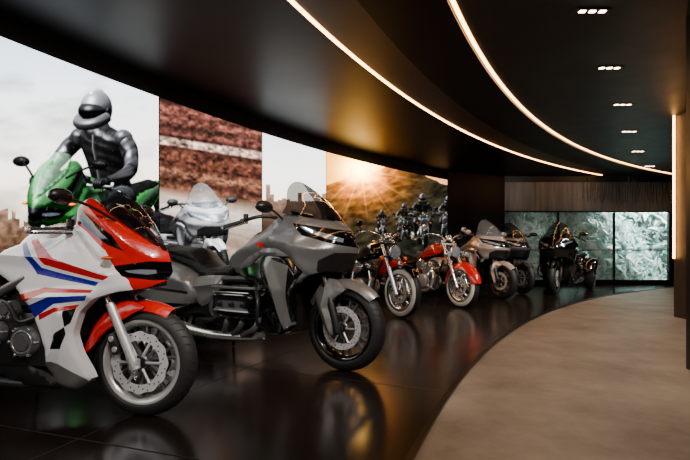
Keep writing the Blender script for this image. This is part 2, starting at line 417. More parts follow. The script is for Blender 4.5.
    for s in (1,-1): b.add('turn_signals',ell((-.10,s*.215,.86),(.03,.03,.012)),'amber')
    b.finish(); return b
# ---------------------------------------------------------------- touring bike
def touring_bike(name,loc,head,lean=2,paint='gray',screen='screen',trike=False,bags=True,wheelrim='gblack'):
    b=Obj(name,loc,head,lean); WB=1.70; g=M[paint]
    wheel(b,'front_wheel',0,.325,.135,.24,'y',7,rim='engine' if paint!='gblack' else 'dmetal',disc=.16,lip=wheelrim)
    if trike:
        for s in (1,-1):
            wheel(b,'rear_wheel',-WB,.32,.20,.20,'y',5,rim='dmetal',disc=.12,cy=s*.42)
            gf=fender(-WB,.32,.39,.28,15,165,.03); b.add('rear_fenders',([(x,y+s*.42,z) for x,y,z in gf[0]],gf[1]),g)
        b.add('rear_axle',cyl((-WB,-.42,.32),(-WB,.42,.32),.03),'dmetal')
    else:
        wheel(b,'rear_wheel',-WB,.325,.20,.22,'y',7,rim=wheelrim,disc=.15,lip=wheelrim)
    for s in (1,-1):
        y=s*.115
        b.add('front_fork',tube([(0,y,.30),(-.06,y,.50),(-.22,y*.9,.92)],[.03,.03,.028],12),'black')
        b.add('front_fork',rbox((0,y,.325),(.07,.045,.09),.015),'dmetal')
        caliper(b,'brake_caliper',-.135,s*.085,.42,-.5,'black')
    b.add('front_fender',fender(0,.325,.365,.18,42,150,.06,taper=.3),g)
    b.add('front_fender',shell([(.05,.61),(-.02,.675),(-.13,.69),(-.20,.58),(-.16,.45),(-.08,.29),(-.03,.28),(-.05,.40),(-.08,.49),(-.02,.56)],lambda x,z:ip(z,[.25,.5,.72],[.14,.15,.105]),g,edge=.015,skirt=.04,smooth=.25,crease=[([(-.05,.30),(-.12,.48),(-.10,.66)],.018,.05)]))
    cr=[(.02,.74),(.07,.84),(.09,.93),(.04,1.04),(-.05,1.12),(-.18,1.27),(-.32,1.385),(-.45,1.455)]
    def W(x,z): return ip(x,[-1.0,-.75,-.45,-.25,0,.1],[.18,.27,.36,.34,.22,.11])*ip(z,[.35,.6,.9,1.1,1.25,1.44],[.74,.95,1,.9,.66,.5])
    P=cr[:5]+[(-.22,1.14),(-.40,1.165),(-.52,1.08),(-.68,1.0),(-.90,.91),(-1.04,.80),(-.98,.72),(-.80,.66),(-.66,.63),(-.60,.50),(-.56,.34),(-.44,.26),(-.35,.30),(-.31,.45),(-.29,.60),(-.20,.70),(-.08,.74)]
    K_=M['gblack']
    regs=[([(.2,1.02),(.0,1.05),(-.27,1.09),(-.20,1.00),(.0,.94),(.2,.90)],K_),
          ([(.03,.985),(-.04,1.01),(-.22,1.062),(-.18,1.03),(-.02,.97),(.03,.955)],M['lens']),
          ([(.2,.88),(.0,.88),(-.10,.82),(-.14,.6),(.2,.6)],M['black']),
          ([(-.20,.74),(-.32,.86),(-.48,.88),(-.60,.80),(-.60,.66),(-.58,.55),(-.60,.2),(-.2,.2),(-.28,.60)],K_),
          ([(-.30,.78),(-.48,.84),(-.54,.78),(-.46,.66),(-.42,.50),(-.38,.30),(-.33,.34),(-.33,.55)],g),
          ([(-.60,.80),(-1.1,.74),(-1.1,.6),(-.6,.6)],K_),
          ([(-.50,.925),(-.55,.955),(-.62,.955),(-.59,.94),(-.61,.93),(-.57,.925),(-.58,.91),(-.54,.91)],M['red'] if paint=='gray' else g)]
    b.add('fairing',shell(P,W,g,cr,.22,regs,step=.021,edge=.022,skirt=.06,smooth=.35,
        crease=[([(-.98,.84),(-.70,.915),(-.40,1.0),(-.22,1.07)],.03,.10),([(-.96,.90),(-.70,.98),(-.45,1.08)],-.015,.04),([(.04,.90),(-.12,.90),(-.25,.93),(-.40,.96)],.02,.08),([(-.40,.36),(-.42,.58),(-.50,.78)],.03,.07),([(-.20,.72),(-.34,.87),(-.50,.90)],-.02,.04)]))
    b.add('fairing',shell([(-.30,.85),(-.40,.905),(-.56,.90),(-.74,.83),(-.86,.75),(-.70,.77),(-.58,.85),(-.42,.85)],lambda x,z:W(x,z)+.022,g,edge=.012,skirt=.03,smooth=.25))
    b.add('windscreen',shell(cr[4:]+[(-.455,1.38),(-.40,1.24),(-.40,1.17),(-.22,1.145)],W,M[screen],cr,.2,step=.026,edge=0,skirt=.004,smooth=.3))
    b.add('fairing',rbox((-.42,0,1.10),(.16,.5,.1),.03),'black')
    b.add('fairing',rbox((-.44,0,1.16),(.04,.3,.09),.01,(0,.5,0)),'gblack')
    tc=[(-.50,1.06),(-.62,1.10),(-.78,1.07),(-.94,.97),(-1.06,.82)]
    b.add('fuel_tank',shell(tc+[(-.98,.74),(-.6,.80),(-.5,.92)],lambda x,z:ip(x,[-1.06,-.8,-.5],[.12,.19,.20]),g,tc,.14,[([(-.4,1.2),(-.4,1.05),(-.78,1.02),(-1.1,.80),(-1.1,1.2)],M['black'])]))
    s1=[(-.98,.82),(-1.10,.78),(-1.28,.77),(-1.40,.83),(-1.50,.92),(-1.70,.935),(-1.92,.96),(-2.0,.95)]
    b.add('seat',shell(s1+[(-1.98,.86),(-1.70,.80),(-1.42,.70),(-1.20,.66),(-1.0,.70)],lambda x,z:ip(x,[-2,-1.5,-1.25,-1.0],[.16,.17,.21,.15]),M['seat'],s1,.07,edge=.02,crease=[([(-1.0,.76),(-1.25,.72),(-1.45,.80),(-1.9,.89)],-.015,.02)]))
    b.add('side_cover',shell([(-1.02,.68),(-1.25,.68),(-1.44,.64),(-1.40,.50),(-1.28,.42),(-1.12,.50)],lambda x,z:.24,g,edge=.02,skirt=.08,smooth=.2,crease=[([(-1.05,.62),(-1.38,.58)],.03,.05)]))
    if bags:
        b.add('saddlebags',shell([(-1.40,.70),(-1.60,.77),(-1.90,.83),(-2.12,.86),(-2.22,.80),(-2.16,.58),(-1.98,.42),(-1.66,.36),(-1.42,.40),(-1.32,.52)],lambda x,z:ip(x,[-2.2,-1.8,-1.4],[.33,.37,.31]),g,edge=.05,skirt=.18,smooth=.3,regions=[([(-1.36,.545),(-1.7,.57),(-2.3,.69),(-2.3,.665),(-1.7,.545),(-1.36,.52)],M['black']),([(-1.3,.44),(-1.7,.44),(-2.2,.56),(-2.2,.3),(-1.3,.3)],K_)],crease=[([(-1.36,.62),(-1.7,.68),(-2.15,.76)],.03,.09)]))
        b.add('tail_cowl',shell([(-1.40,.70),(-1.7,.80),(-2.0,.86),(-2.20,.88),(-2.22,.82),(-1.9,.6),(-1.4,.5)],lambda x,z:.2,M['black'],edge=.02,skirt=.15))
        b.add('tail_light',both(rbox((-2.2,.22,.76),(.05,.16,.06),.015)),'red')
    else:
        tl=[(-1.5,.86),(-1.8,.95),(-2.02,.97)]
        b.add('tail_cowl',shell(tl+[(-2.0,.88),(-1.7,.74),(-1.3,.62),(-1.2,.7)],lambda x,z:.16,g,tl,.1))
        b.add('tail_light',rbox((-2.01,0,.9),(.04,.16,.05),.015),'red')
    b.add('engine',rbox((-.80,0,.40),(.62,.40,.32),.05),'dmetal')
    b.add('engine',rbox((-1.05,0,.46),(.5,.36,.34),.05),'black')
    b.add('engine',both(shell([(-1.04,.42),(-1.02,.56),(-.94,.59),(-.66,.59),(-.58,.55),(-.57,.42),(-.64,.36),(-.96,.36)],lambda x,z:.37,M['gblack'],edge=.05,skirt=.2,sides=(1,),smooth=.25,
        regions=[([(-.98,.43),(-.97,.53),(-.65,.53),(-.63,.43)],M['dmetal']),([(-.93,.45),(-.92,.50),(-.70,.50),(-.69,.45)],M['engine'])],crease=[([(-.99,.42),(-.98,.54),(-.64,.54),(-.62,.42),(-.99,.42)],.018,.02)])))
    for k in range(3):
        b.add('engine',both(cyl((-.92+.12*k,.36,.475),(-.92+.12*k,.392,.475),.022,n=16)),'dmetal')
        b.add('engine',both(tube([(-.93+.15*k,.25,.40),(-.93+.15*k,.29,.30),(-1.0+.1*k,.24,.22)],.024,10)),'engine')
    b.add('engine',both(rbox((-.80,.33,.60),(.46,.08,.02),.006)),'engine')
    b.add('engine',both(rbox((-.80,.386,.565),(.36,.012,.01),.003)),'chrome')
    b.add('engine',both(lathe([(0,.225),(.06,.225),(.09,.21),(.10,.15)],(-1.12,0,.42),(0,1,0),26)),'engine')
    b.add('frame',both(tube([(-.30,.10,.88),(-.52,.16,.68),(-.90,.21,.66),(-1.2,.2,.62),(-1.3,.18,.42)],.03,10)),'black')
    b.add('frame',both(rbox((-1.22,.19,.46),(.18,.04,.22),.02)),'black')
    b.add('frame',both(cyl((-1.12,.2,.32),(-1.12,.38,.32),.016)),'black')
    b.add('frame',both(rbox((-1.10,.33,.335),(.16,.10,.02),.008)),'dmetal')
    b.add('frame',both(tube([(-.55,.30,.30),(-.52,.40,.36),(-.52,.40,.52),(-.60,.34,.62)],.014,8)),'dmetal')
    b.add('frame',rbox((-.46,0,.42),(.10,.44,.34),.03,(0,-.15,0)),'black')
    b.add('exhaust',both(tube([(-.62,.2,.23),(-.75,.22,.21),(-1.1,.25,.2),(-1.4,.28,.23),(-1.45,.28,.235)],[.03,.03,.035,.045,.05],14)),'steel')
    b.add('exhaust',both(tube([(-1.42,.28,.235),(-1.6,.29,.25),(-2.15,.32,.31)],[.05,.062,.058],18)),'chrome')
    b.add('exhaust',both(tube([(-2.14,.32,.309),(-2.2,.322,.316)],[.05,.052],18,False)),'dmetal')
    b.add('swingarm',tube([(-1.25,-.13,.40),(-1.5,-.15,.36),(-WB,-.13,.325)],[.05,.045,.04],10),'dmetal')
    b.add('rear_fender',fender(-WB,.33,.40,.24,50,190,.04),'black')
    b.add('kickstand',tube([(-1.20,.10,.28),(-1.34,.24,.02)],.013,8,False),'black')
    bars(b,[(-.52,.06,1.10),(-.54,.18,1.15),(-.62,.30,1.15),(-.74,.38,1.10)],.12,.014)
    mirror(b,(-.36,.33,1.12),(-.42,.47,1.20),(.045,.085,.045),'black' if paint=='gray' else paint)
    b.finish(); return b
# ---------------------------------------------------------------- cruiser
def cruiser_bike(name,loc,head,lean=2,paint='gblack',fend='gblack',metal='dmetal',retro=False):
    b=Obj(name,loc,head,lean); WB=1.55; R=.33; g=M[paint]
    wheel(b,'front_wheel',0,R,.135,.225,'wire',rim='chrome',disc=.14,ww=True,discs=(-1,))
    wheel(b,'rear_wheel',-WB,R,.16,.215,'wire',rim='chrome',disc=.14,ww=True,discs=(-1,))
    for s in (1,-1):
        y=s*.11
        b.add('front_fork',cyl((.0,y,R-.03),(-.17,y,.66),.027,.027,16),'alu' if not retro else 'chrome')
        b.add('front_fork',cyl((-.15,y,.62),(-.36,y,1.03),.022 if not retro else .032,n=16),'chrome')
    caliper(b,'brake_caliper',-.12,-.08,.40,-.4)
    b.add('front_fork',rbox((-.34,0,.98),(.08,.28,.03),.01),metal); b.add('front_fork',rbox((-.25,0,.80),(.08,.27,.03),.01),metal)
    b.add('front_fork',cyl((-.27,0,.74),(-.37,0,1.0),.03),'black')
    b.add('front_fender',fender(0,R,R+.045,.20 if retro else .16,10 if retro else 40,175 if retro else 150,.10 if retro else .045,taper=.15),fend)
    b.add('rear_fender',fender(-WB,R,R+.055,.23,30,180,.10 if retro else .05,taper=.15),fend)
    b.add('headlight',lathe([(0,-.12),(.05,-.10),(.085,-.05),(.095,0),(.09,.012)],(-.17,0,.86),(1,0,-.05),24),'chrome')
    b.add('headlight',lathe([(.09,.008),(.06,.022),(0,.028)],(-.17,0,.86),(1,0,-.05),24),'lens')
    if retro:
        for s in (1,-1):
            b.add('headlight',ell((-.16,s*.19,.82),(.06,.05,.05)),'chrome'); b.add('headlight',ell((-.11,s*.19,.82),(.02,.044,.044)),'lens')
    b.add('front_fork',both(cyl((-.22,.11,.86),(-.17,.17,.86),.01)),metal)
    for s in (1,-1): b.add('turn_signals',ell((-.20,s*.21,.78 if not retro else .74),(.03,.03,.03)),'amber')
    tc=[(-.42,.90),(-.50,.985),(-.64,1.0),(-.82,.93),(-1.0,.80)]
    b.add('fuel_tank',shell(tc+[(-.96,.75),(-.7,.77),(-.46,.82)],lambda x,z:ip(x,[-1,-.7,-.5,-.42],[.08,.15,.17,.12]),g,tc,.10,[([(-.5,.90),(-.85,.85),(-.85,.87),(-.5,.925)],M['steel'])] if retro else ()))
    b.add('fuel_tank',cyl((-.62,0,.99),(-.61,0,1.02),.04),'chrome')
    s1=[(-.97,.79),(-1.08,.73),(-1.22,.72),(-1.34,.79),(-1.60,.82)]
    b.add('seat',shell(s1+[(-1.62,.76),(-1.34,.70),(-1.15,.64),(-.98,.70)],lambda x,z:ip(x,[-1.6,-1.2,-.97],[.10,.18,.10]),M['seat'],s1,.06))
    b.add('frame',tube([(-.36,0,.93),(-.70,0,.78),(-1.1,0,.66),(-1.25,0,.45)],.024,10),'black')
    b.add('frame',both(tube([(-.34,.04,.85),(-.45,.10,.50),(-.55,.13,.22),(-.9,.15,.19),(-1.15,.14,.28),(-1.12,.10,.62)],.018,10)),'black')
    b.add('swingarm',both(tube([(-1.12,.13,.33),(-WB,.125,R)],.024,10,False)),metal)
    b.add('rear_shocks',both(cyl((-WB+.05,.15,R+.04),(-1.25,.15,.66),.018)),'chrome')
    for k in range(9):
        t=k/9; x=-WB+.05+(t*.7+.12)*(.30); z=R+.04+(t*.7+.12)*(.29)
        b.add('rear_shocks',both(lathe([(.02,0),(.03,.005),(.02,.01)],(x,.15,z),(.72,0,.70),12)),'chrome')
    b.add('engine',both(lathe([(0,.17),(.09,.17),(.12,.15),(.13,.10),(.13,0)],(-.78,0,.36),(0,1,0),30)),'alu')
    b.add('engine',both(lathe([(0,.15),(.06,.15),(.09,.13),(.10,0)],(-.98,0,.38),(0,1,0),26)),'alu')
    b.add('engine',rbox((-.86,0,.34),(.42,.26,.22),.04),'engine')
    for sg in (1,-1):
        d=Vector((sg*.40,0,.92)).normalized(); p=Vector((-.80,0,.42))
        fins(b,'engine',tuple(p+d*.04),tuple(d),.20,.085,8,metal)
        b.add('engine',rbox(tuple(p+d*.27),(.14,.15,.07),.025,(0,math.atan2(d.x,d.z),0)),'chrome')
    b.add('engine',lathe([(0,.05),(.07,.05),(.09,.03),(.09,0),(.05,-.08)],(-.79,-.18,.64),(0,-1,0),24),'chrome')
    b.add('exhaust',tube([(-.62,-.08,.58),(-.52,-.14,.46),(-.56,-.18,.26),(-.8,-.2,.20),(-1.2,-.22,.21)],.024,12),'chrome')
    b.add('exhaust',tube([(-1.1,-.22,.205),(-1.25,-.22,.215),(-1.85,-.23,.25)],[.03,.048,.045],16),'chrome')
    b.add('exhaust',tube([(-1.0,-.08,.58),(-.94,-.15,.42),(-1.0,-.2,.31),(-1.3,-.22,.31)],.024,12),'chrome')
    b.add('exhaust',tube([(-1.2,-.22,.31),(-1.3,-.22,.31),(-1.80,-.23,.35)],[.03,.045,.043],16),'chrome')
    b.add('frame',both(cyl((-.62,.13,.28),(-.62,.30,.28),.014)),'black')
    if retro:
        b.add('saddlebags',shell([(-1.28,.66),(-1.6,.70),(-1.95,.68),(-1.98,.46),(-1.85,.40),(-1.4,.40),(-1.28,.48)],lambda x,z:.30,g,edge=.04,skirt=.15))
        b.add('crash_bar',both(tube([(-.42,.10,.62),(-.44,.30,.52),(-.46,.30,.32),(-.52,.12,.24)],.015,8)),'chrome')
    b.add('kickstand',tube([(-.8,.14,.2),(-.88,.30,.02)],.011,8,False),'black')
    b.add('tail_light',rbox((-1.92,0,.55),(.04,.12,.05),.01),'red')
    bars(b,[(-.36,.05,1.03),(-.36,.14,1.10),(-.44,.30,1.14),(-.60,.39,1.09)],.12,.0125,'chrome')
    mirror(b,(-.50,.35,1.13),(-.44,.42,1.24),(.02,.06,.045),'chrome' if retro else 'gblack')
    b.add('gauges',lathe([(0,.03),(.05,.03),(.055,.02),(.045,-.03)],(-.34,0,1.08),(-.5,0,1),20),'chrome')
    b.finish(); return b

def at(px,d): return ((px-345)/FPX*d, d, 0)
SB=sport_bike('sport_motorcycle',(-1.10,2.64,0),-10)
TB=touring_bike('touring_motorcycle',(0,3.60,0),-30)
CB=cruiser_bike('cruiser_motorcycle',(*at(402,6.35)[:2],0),-55)
cruiser_bike('retro_cruiser_motorcycle',(*at(462,7.4)[:2],0),-60,paint='dred',fend='dred',metal='alu',retro=True)
touring_bike('luxury_touring_motorcycle',(*at(502,8.6)[:2],0),-60,paint='bronze',screen='clear')
touring_bike('sport_touring_motorcycle',(*at(522,9.6)[:2],0),-70,paint='dsilver',bags=False)
touring_bike('three_wheeled_motorcycle',(*at(554,9.4)[:2],0),-124,paint='gblack',trike=True,lean=0)

# ================================================================= ROOM
def arcband(name,R0,R1,z0,z1,a0,a1,m_,n=120):
    v=[];f=[]
    for i in range(n+1):
        a=a0+(a1-a0)*i/n
        for R,z in ((R0,z0),(R1,z0),(R1,z1),(R0,z1)):
            x,y=polar(R,a); v.append((x,y,z))
    for i in range(n):
        for k in range(4):
            l=(k+1)%4; f.append((i*4+k,i*4+l,(i+1)*4+l,(i+1)*4+k))
    f.append((3,2,1,0)); f.append(tuple(n*4+k for k in range(4)))
    return make_obj(name,[((v,f),m_)],angle=30)
def box(name,x0,x1,y0,y1,z0,z1,m_,bev=0.):
    return make_obj(name,[(rbox(((x0+x1)/2,(y0+y1)/2,(z0+z1)/2),(x1-x0,y1-y0,z1-z0),bev),m_)],angle=30)
mplat=mat('polished_black_floor',(.09,.068,.057),.20,var=.25,scale=3,spec=.5)
mconc=mat('worn_concrete',(.5,.47,.43),.5,bump=.15,scale=25); mixcol(mconc,(.41,.375,.335),(.61,.565,.515),1.5,12,.32,.70)
mceil=mat('black_lacquer_ceiling',(.07,.06,.055),.42,var=.1,scale=2,spec=.08)
mceil2=mat('charcoal_ceiling',(.16,.15,.145),.5,scale=4,spec=.25)
mceil3=mat('bronze_ceiling_panel',(.20,.14,.11),.4,scale=4,spec=.3)
mblackw=mat('black_wall_panel',(.04,.04,.04),.4,scale=4)
mcol=mat('brown_concrete_column',(.24,.20,.17),.6,bump=.2); mixcol(mcol,(.17,.14,.12),(.26,.215,.18),3,8)
mled=mat('warm_led_strip',(1,.7,.45),.5,emit=(1,.70,.40),es=19)
mdl=mat('downlight_emitter',(1,.9,.8),.5,emit=(1,.88,.74),es=20)
A0,A1=-8,60
arcband('floor',0.01,18.55,-.2,-.012,A0-20,A1+50,mconc,60)
arcband('floor_platform',18.55,22.6,-.2,0,A0,A1,mplat)
arcband('trim_1',18.54,18.575,-.05,.003,A0,A1,mat('floor_edge_metal',(.12,.11,.10),.3,metal=.8))
g=[]
ms=mat('floor_seam',(.02,.02,.02),.7)
def strip(p,q,w,z=.0012):
    p=Vector((*p,0));q=Vector((*q,0));d=(q-p).normalized();s=Vector((-d.y,d.x,0))*w/2
    return [tuple(p-s)[:2]+(z,),tuple(q-s)[:2]+(z,),tuple(q+s)[:2]+(z,),tuple(p+s)[:2]+(z,)],[(0,1,2,3)]
for a in np.arange(-6,58,4.2): g.append((strip(polar(18.6,a),polar(21.7,a),.008),ms))
make_obj('trim_2',g)
arcband('trim_3',20.1,20.106,-.01,.0012,A0,A1,ms)
arcband('ceiling',19.68,22.6,ZC,ZC+.2,A0,A1,mceil)
arcband('ceiling_band',19.22,19.68,ZC,ZC+.2,A0,A1,mceil3)
arcband('ceiling_beam',18.64,19.22,ZC-.03,ZC+.2,A0,A1,mceil)
arcband('ceiling_inner',0.01,18.64,ZC,ZC+.2,A0-20,A1+50,mceil2,60)
arcband('ceiling_light_strip',19.66,19.695,ZC-.006,ZC+.002,A0,54.5,mled,200)
arcband('ceiling_light_strip',18.600,18.632,ZC-.006,ZC+.002,A0,58.4,mled,200)
dl=[]; frame=mat('downlight_frame',(.03,.03,.03),.5)
DL=[(1.85,3.59),(2.6,4.72),(3.43,5.93),(4.32,7.3),(5.37,8.8),(1.1,2.4),(6.6,10.4)]
for x,y in DL:
    dl.append((rbox((x,y,ZC-.004),(.26,.07,.012),.003),frame))
    for k in (-1,0,1): dl.append((rbox((x+k*.075,y,ZC-.011),(.045,.035,.006),.002),mdl))
make_obj('ceiling_downlights',dl)
arcband('wall_left',21.80,22.0,0,ZC,A0,45.6,mblackw)
xe,ye=polar(21.75,45.5)
def wall(name,p,q,z0,z1,t,m_):
    p=Vector((*p,0));q=Vector((*q,0));d=(q-p);L=d.length;a=math.atan2(d.y,d.x);c=(p+q)/2
    return make_obj(name,[(rbox((c.x,c.y,(z0+z1)/2),(L,t,z1-z0),0,(0,0,a)),m_)],angle=30)
YF=11.9; XW0=(503-345)/FPX*YF; XW1=(671-345)/FPX*YF
wall('wall_left_end',(xe-.1,ye-.05),(XW0,YF),0,ZC,.12,mblackw)
zb,zt=.10,1.84
mfr=mat('window_frame',(.05,.05,.055),.4,metal=.5)
box('wall_far_sill',XW0,XW1,YF,YF+.12,0,zb,mblackw)
mhead=mat('satin_header',(.4,.4,.4),.4,metal=.1); mixcol(mhead,(.36,.35,.34),(.54,.53,.51),2,5,.3,.7,stretch=(5,1,.3))
box('wall_far_header',XW0,XW1,YF,YF+.12,zt,ZC-.15,mhead)
box('wall_far_cornice',XW0,XW1,YF-.02,YF+.12,ZC-.15,ZC,mblackw)
g=[]
mrod=mat('hanging_rod',(.12,.105,.10),.3,metal=.8)
for k in range(80):
    x=XW0+1.9+k*.030
    if x<XW1: g.append((cyl((x,YF-.15-random.random()*.1,ZC-.02),(x,YF-.15-random.random()*.1,1.98+.35*random.random()),.005,n=5),mrod))
make_obj('hanging_rod_curtain',g)
nw=3; ww_=(XW1-XW0)/nw
mgl=bpy.data.materials.new('window_glass'); mgl.use_nodes=True; nt=mgl.node_tree
pb=nt.nodes['Principled BSDF']; pb.inputs['Base Color'].default_value=(.5,.75,.75,1); pb.inputs['Alpha'].default_value=.12; pb.inputs['Roughness'].default_value=.05
for i in range(nw):
    x0=XW0+i*ww_; x1=x0+ww_; g=[]
    for a,b_,c_,d_ in ((x0,x0+.02,zb,zt),(x1-.02,x1,zb,zt),(x0,x1,zb,zb+.03),(x0,x1,zt-.03,zt),(x0,x1,.86,.88)):
        g.append((rbox(((a+b_)/2,YF+.05,(c_+d_)/2),(b_-a,.06,d_-c_),.004),mfr))
    g.append((rbox(((x0+x1)/2,YF+.06,(zb+zt)/2),(x1-x0-.06,.008,zt-zb-.06),0),mgl))
    make_obj('window_%d'%(i+1),g)
mleaf=[mat('frosted_leaf_%d'%k,c,.5) for k,c in enumerate([(.66,.82,.78),(.84,.93,.90),(.54,.72,.69),(.96,.98,.97)])]
g=[]
for k in range(4):
    vs=[];fs=[]
    for i in range(2400):
        x=random.uniform(XW0-1,XW1+2.5); z=random.uniform(-.1,2.2); y=YF+1.0+random.random()*.3+.12*math.sin(x*3+z*2)
        L=random.uniform(.10,.24); a=random.uniform(0,6.28); t=random.uniform(-.4,.4)
        u=Vector((math.cos(a),math.sin(t)*.4,math.sin(a)))*L; w=Vector((-math.sin(a),random.uniform(-.3,.3),math.cos(a)))*L*.30
        c=Vector((x,y,z)); n=len(vs)
        vs+=[tuple(c-u),tuple(c-u*.2+w),tuple(c+u),tuple(c-u*.2-w),tuple(c+Vector((0,-.02,0)))]
        fs+=[(n,n+1,n+4),(n+1,n+2,n+4),(n+2,n+3,n+4),(n+3,n,n+4)]
    g.append(((vs,fs),mleaf[k]))
make_obj('garden_hedge',g,weld=False)
box('garden_wall',XW0-2,XW1+4,YF+2.0,YF+2.2,-.2,3,mat('garden_backdrop',(.60,.72,.70),.8))
box('garden_ground',XW0-2,XW1+4,YF+.13,YF+2.0,-.3,-.05,mat('garden_soil',(.35,.4,.38),.9))
box('concrete_column',4.45,5.8,6.0,6.5,-.012,ZC,mcol,.01)
box('column_light_strip',4.41,4.43,6.44,6.46,.78,ZC-.002,mled)
box('dark_column',2.625,3.4,3.2,3.7,-.012,ZC,mblackw,.01)
box('wall_right',9.6,9.8,-5,YF+.1,-.012,ZC,mcol)
box('wall_far_right',XW1,9.8,YF,YF+.15,-.012,ZC,mblackw)
box('wall_back',-5,9.8,-5.2,-5,-.012,ZC,mblackw)

# ================================================================= VIDEO WALL
pan=[(-6,17,60),(17,25.38,620),(25.42,29.98,300),(30.02,34.08,180),(34.12,45.3,360)]
ROWS=270; ZB,ZT=.55,2.5
def s2l(c): return np.where(c<=.04045,c/12.92,((c+.055)/1.055)**2.4)
def hashn(ix,iy,s): 
    h=np.sin(ix*127.1+iy*311.7+s*74.7)*43758.5453; return h-np.floor(h)
def vn(x,y,s=0):
    ix=np.floor(x);iy=np.floor(y);fx=x-ix;fy=y-iy;fx=fx*fx*(3-2*fx);fy=fy*fy*(3-2*fy)
    return (hashn(ix,iy,s)*(1-fx)+hashn(ix+1,iy,s)*fx)*(1-fy)+(hashn(ix,iy+1,s)*(1-fx)+hashn(ix+1,iy+1,s)*fx)*fy
def fbm(x,y,s=0,o=4):
    r=0;a=.5
    for i in range(o): r=r+a*vn(x*2**i,y*2**i,s+i); a*=.5
    return r
V=[];F=[]
for a0,a1,nc in pan:
    k=len(V); aa=np.linspace(a0,a1,nc+1); zz=np.linspace(ZB,ZT,ROWS+1)
    for a in aa:
        x,y=polar(21.75,a)
        V+= [(x,y,z) for z in zz]
    for i in range(nc):
        for j in range(ROWS):
            p=k+i*(ROWS+1)+j; F.append((p,p+1,p+ROWS+2,p+ROWS+1))
Vn=np.array(V); yy=np.maximum(Vn[:,1],3.0)
# artwork coordinates on the wall (the wide artwork is stretched along the curved wall)
X=345+FPX*np.where(Vn[:,1]<3.0,-2.8+(Vn[:,1]-3)*.9,Vn[:,0])/yy; Y=HZ-FPX*(Vn[:,2]-CAMH)/yy
ph=np.degrees(np.arctan2(Vn[:,1]-C0[1],C0[0]-Vn[:,0]))
C=np.zeros((len(X),3))
def setc(mask,c): C[mask]=c[mask]
n1=fbm(X/60,Y/22,1,5); n2=fbm(X/14,Y/10,2,4); n3=fbm(X/5,Y/4,3,3)
def ramp(t,stops):
    t=np.clip(t,0,1); xs=[s[0] for s in stops]; return np.stack([np.interp(t,xs,[s[1][k] for s in stops]) for k in range(3)],1)
p1=ph<25.4
sky=ramp((Y-20)/230,[(0,(.72,.79,.85)),(.3,(.90,.93,.94)),(.65,(.97,.95,.91)),(1,(.92,.83,.73))])
sky=sky*(1-.25*np.clip((.55-n1)*3,0,1)[:,None]); setc(p1,sky)
sl=204+16*n2+7*np.floor(hashn(np.floor(X/4),0*X,3)*3)
setc(p1&(Y>sl),ramp((Y-200)/80,[(0,(.48,.40,.35)),(.5,(.32,.25,.20)),(1,(.16,.12,.10))])*(.55+1.0*n3)[:,None])
p2=(ph>=25.4)&(ph<30)
# grandstand with a blurred crowd
sY=Y-(X-160)*.16
crowd=vn(X/2.4,sY/2.2,33); crowd2=vn(X/5,sY/3,37); st=fbm(X/26,sY/6,5,4)
road=ramp((sY-98)/130,[(0,(.14,.10,.09)),(.04,(.30,.20,.18)),(.08,(.52,.34,.30)),(.12,(.30,.20,.18)),(.15,(.50,.33,.29)),(.20,(.26,.18,.16)),(.25,(.42,.28,.25)),(.28,(.20,.13,.12)),(.30,(.76,.66,.60)),(.345,(.70,.60,.54)),(.36,(.24,.16,.14)),(.42,(.44,.29,.24)),(.50,(.28,.18,.15)),(.56,(.52,.38,.31)),(.62,(.26,.17,.14)),(.68,(.40,.29,.24)),(.74,(.66,.59,.54)),(.82,(.84,.80,.76)),(1,(.55,.48,.43))])
spk=np.where((sY-98)/130<.68,1,.12)
road=road*(.62+.5*st+spk*((crowd-.5)*.55+(crowd2-.5)*.6))[:,None]
setc(p2,road)
p3=(ph>=30)&(ph<34.1)
setc(p3,ramp((Y-130)/90,[(0,(.86,.90,.91)),(.5,(.97,.96,.94)),(1,(.96,.90,.84))]))
bh=201-18*hashn(np.floor((X+2)/4),0*X,9)*(hashn(np.floor((X+2)/4),0*X,19)>.5)
setc(p3&(Y>bh),ramp((Y-175)/60,[(0,(.62,.54,.49)),(.5,(.38,.31,.27)),(1,(.18,.14,.12))])*(.75+.6*n3)[:,None])
p4=ph>=34.1
ds=np.hypot((X-361),(Y-170)*1.15)
setc(p4,ramp(ds/95,[(0,(1,.95,.80)),(.16,(1,.84,.50)),(.36,(1,.68,.32)),(.6,(.94,.66,.40)),(1,(.70,.58,.47))]))
rid=171+np.where(X<372,-(X-352)*.18-2,0)+np.where((X>=372),(X-372)*.08-7*np.sin((X-372)/16),0)+7*(fbm(X/9,0*X,4,4)-.5)
rid=np.where(X<350,177+(350-X)*.35,rid)
hn=fbm(X/7+Y/11,Y/4,8,5)
hill=ramp(ds/95,[(0,(1,.62,.22)),(.22,(.70,.40,.15)),(.42,(.32,.22,.12)),(.7,(.16,.14,.10)),(1,(.12,.12,.10))])*(.10+1.8*hn)[:,None]
setc(p4&(Y>rid),hill)
for k in range(15):
    a=k*math.pi/7.5+.2; P_=np.array([(361,170),(361+60*math.cos(a),170+52*math.sin(a))]); d=segdist(np.c_[X,Y],P_,False)
    al=(np.clip(1.4-d,0,1)*.45*np.clip(1-ds/62,0,1)*p4)[:,None]; C[:]=C*(1-al)+al*np.array((1,.86,.52))
gl=np.exp(-(ds/18)**2)*p4; C[:]=C*(1-gl[:,None]*.85)+gl[:,None]*.85*np.array((1,.90,.62))
hz=np.exp(-(ds/42)**2)*p4*.32; C[:]=C*(1-hz[:,None])+hz[:,None]*np.array((1,.62,.26))
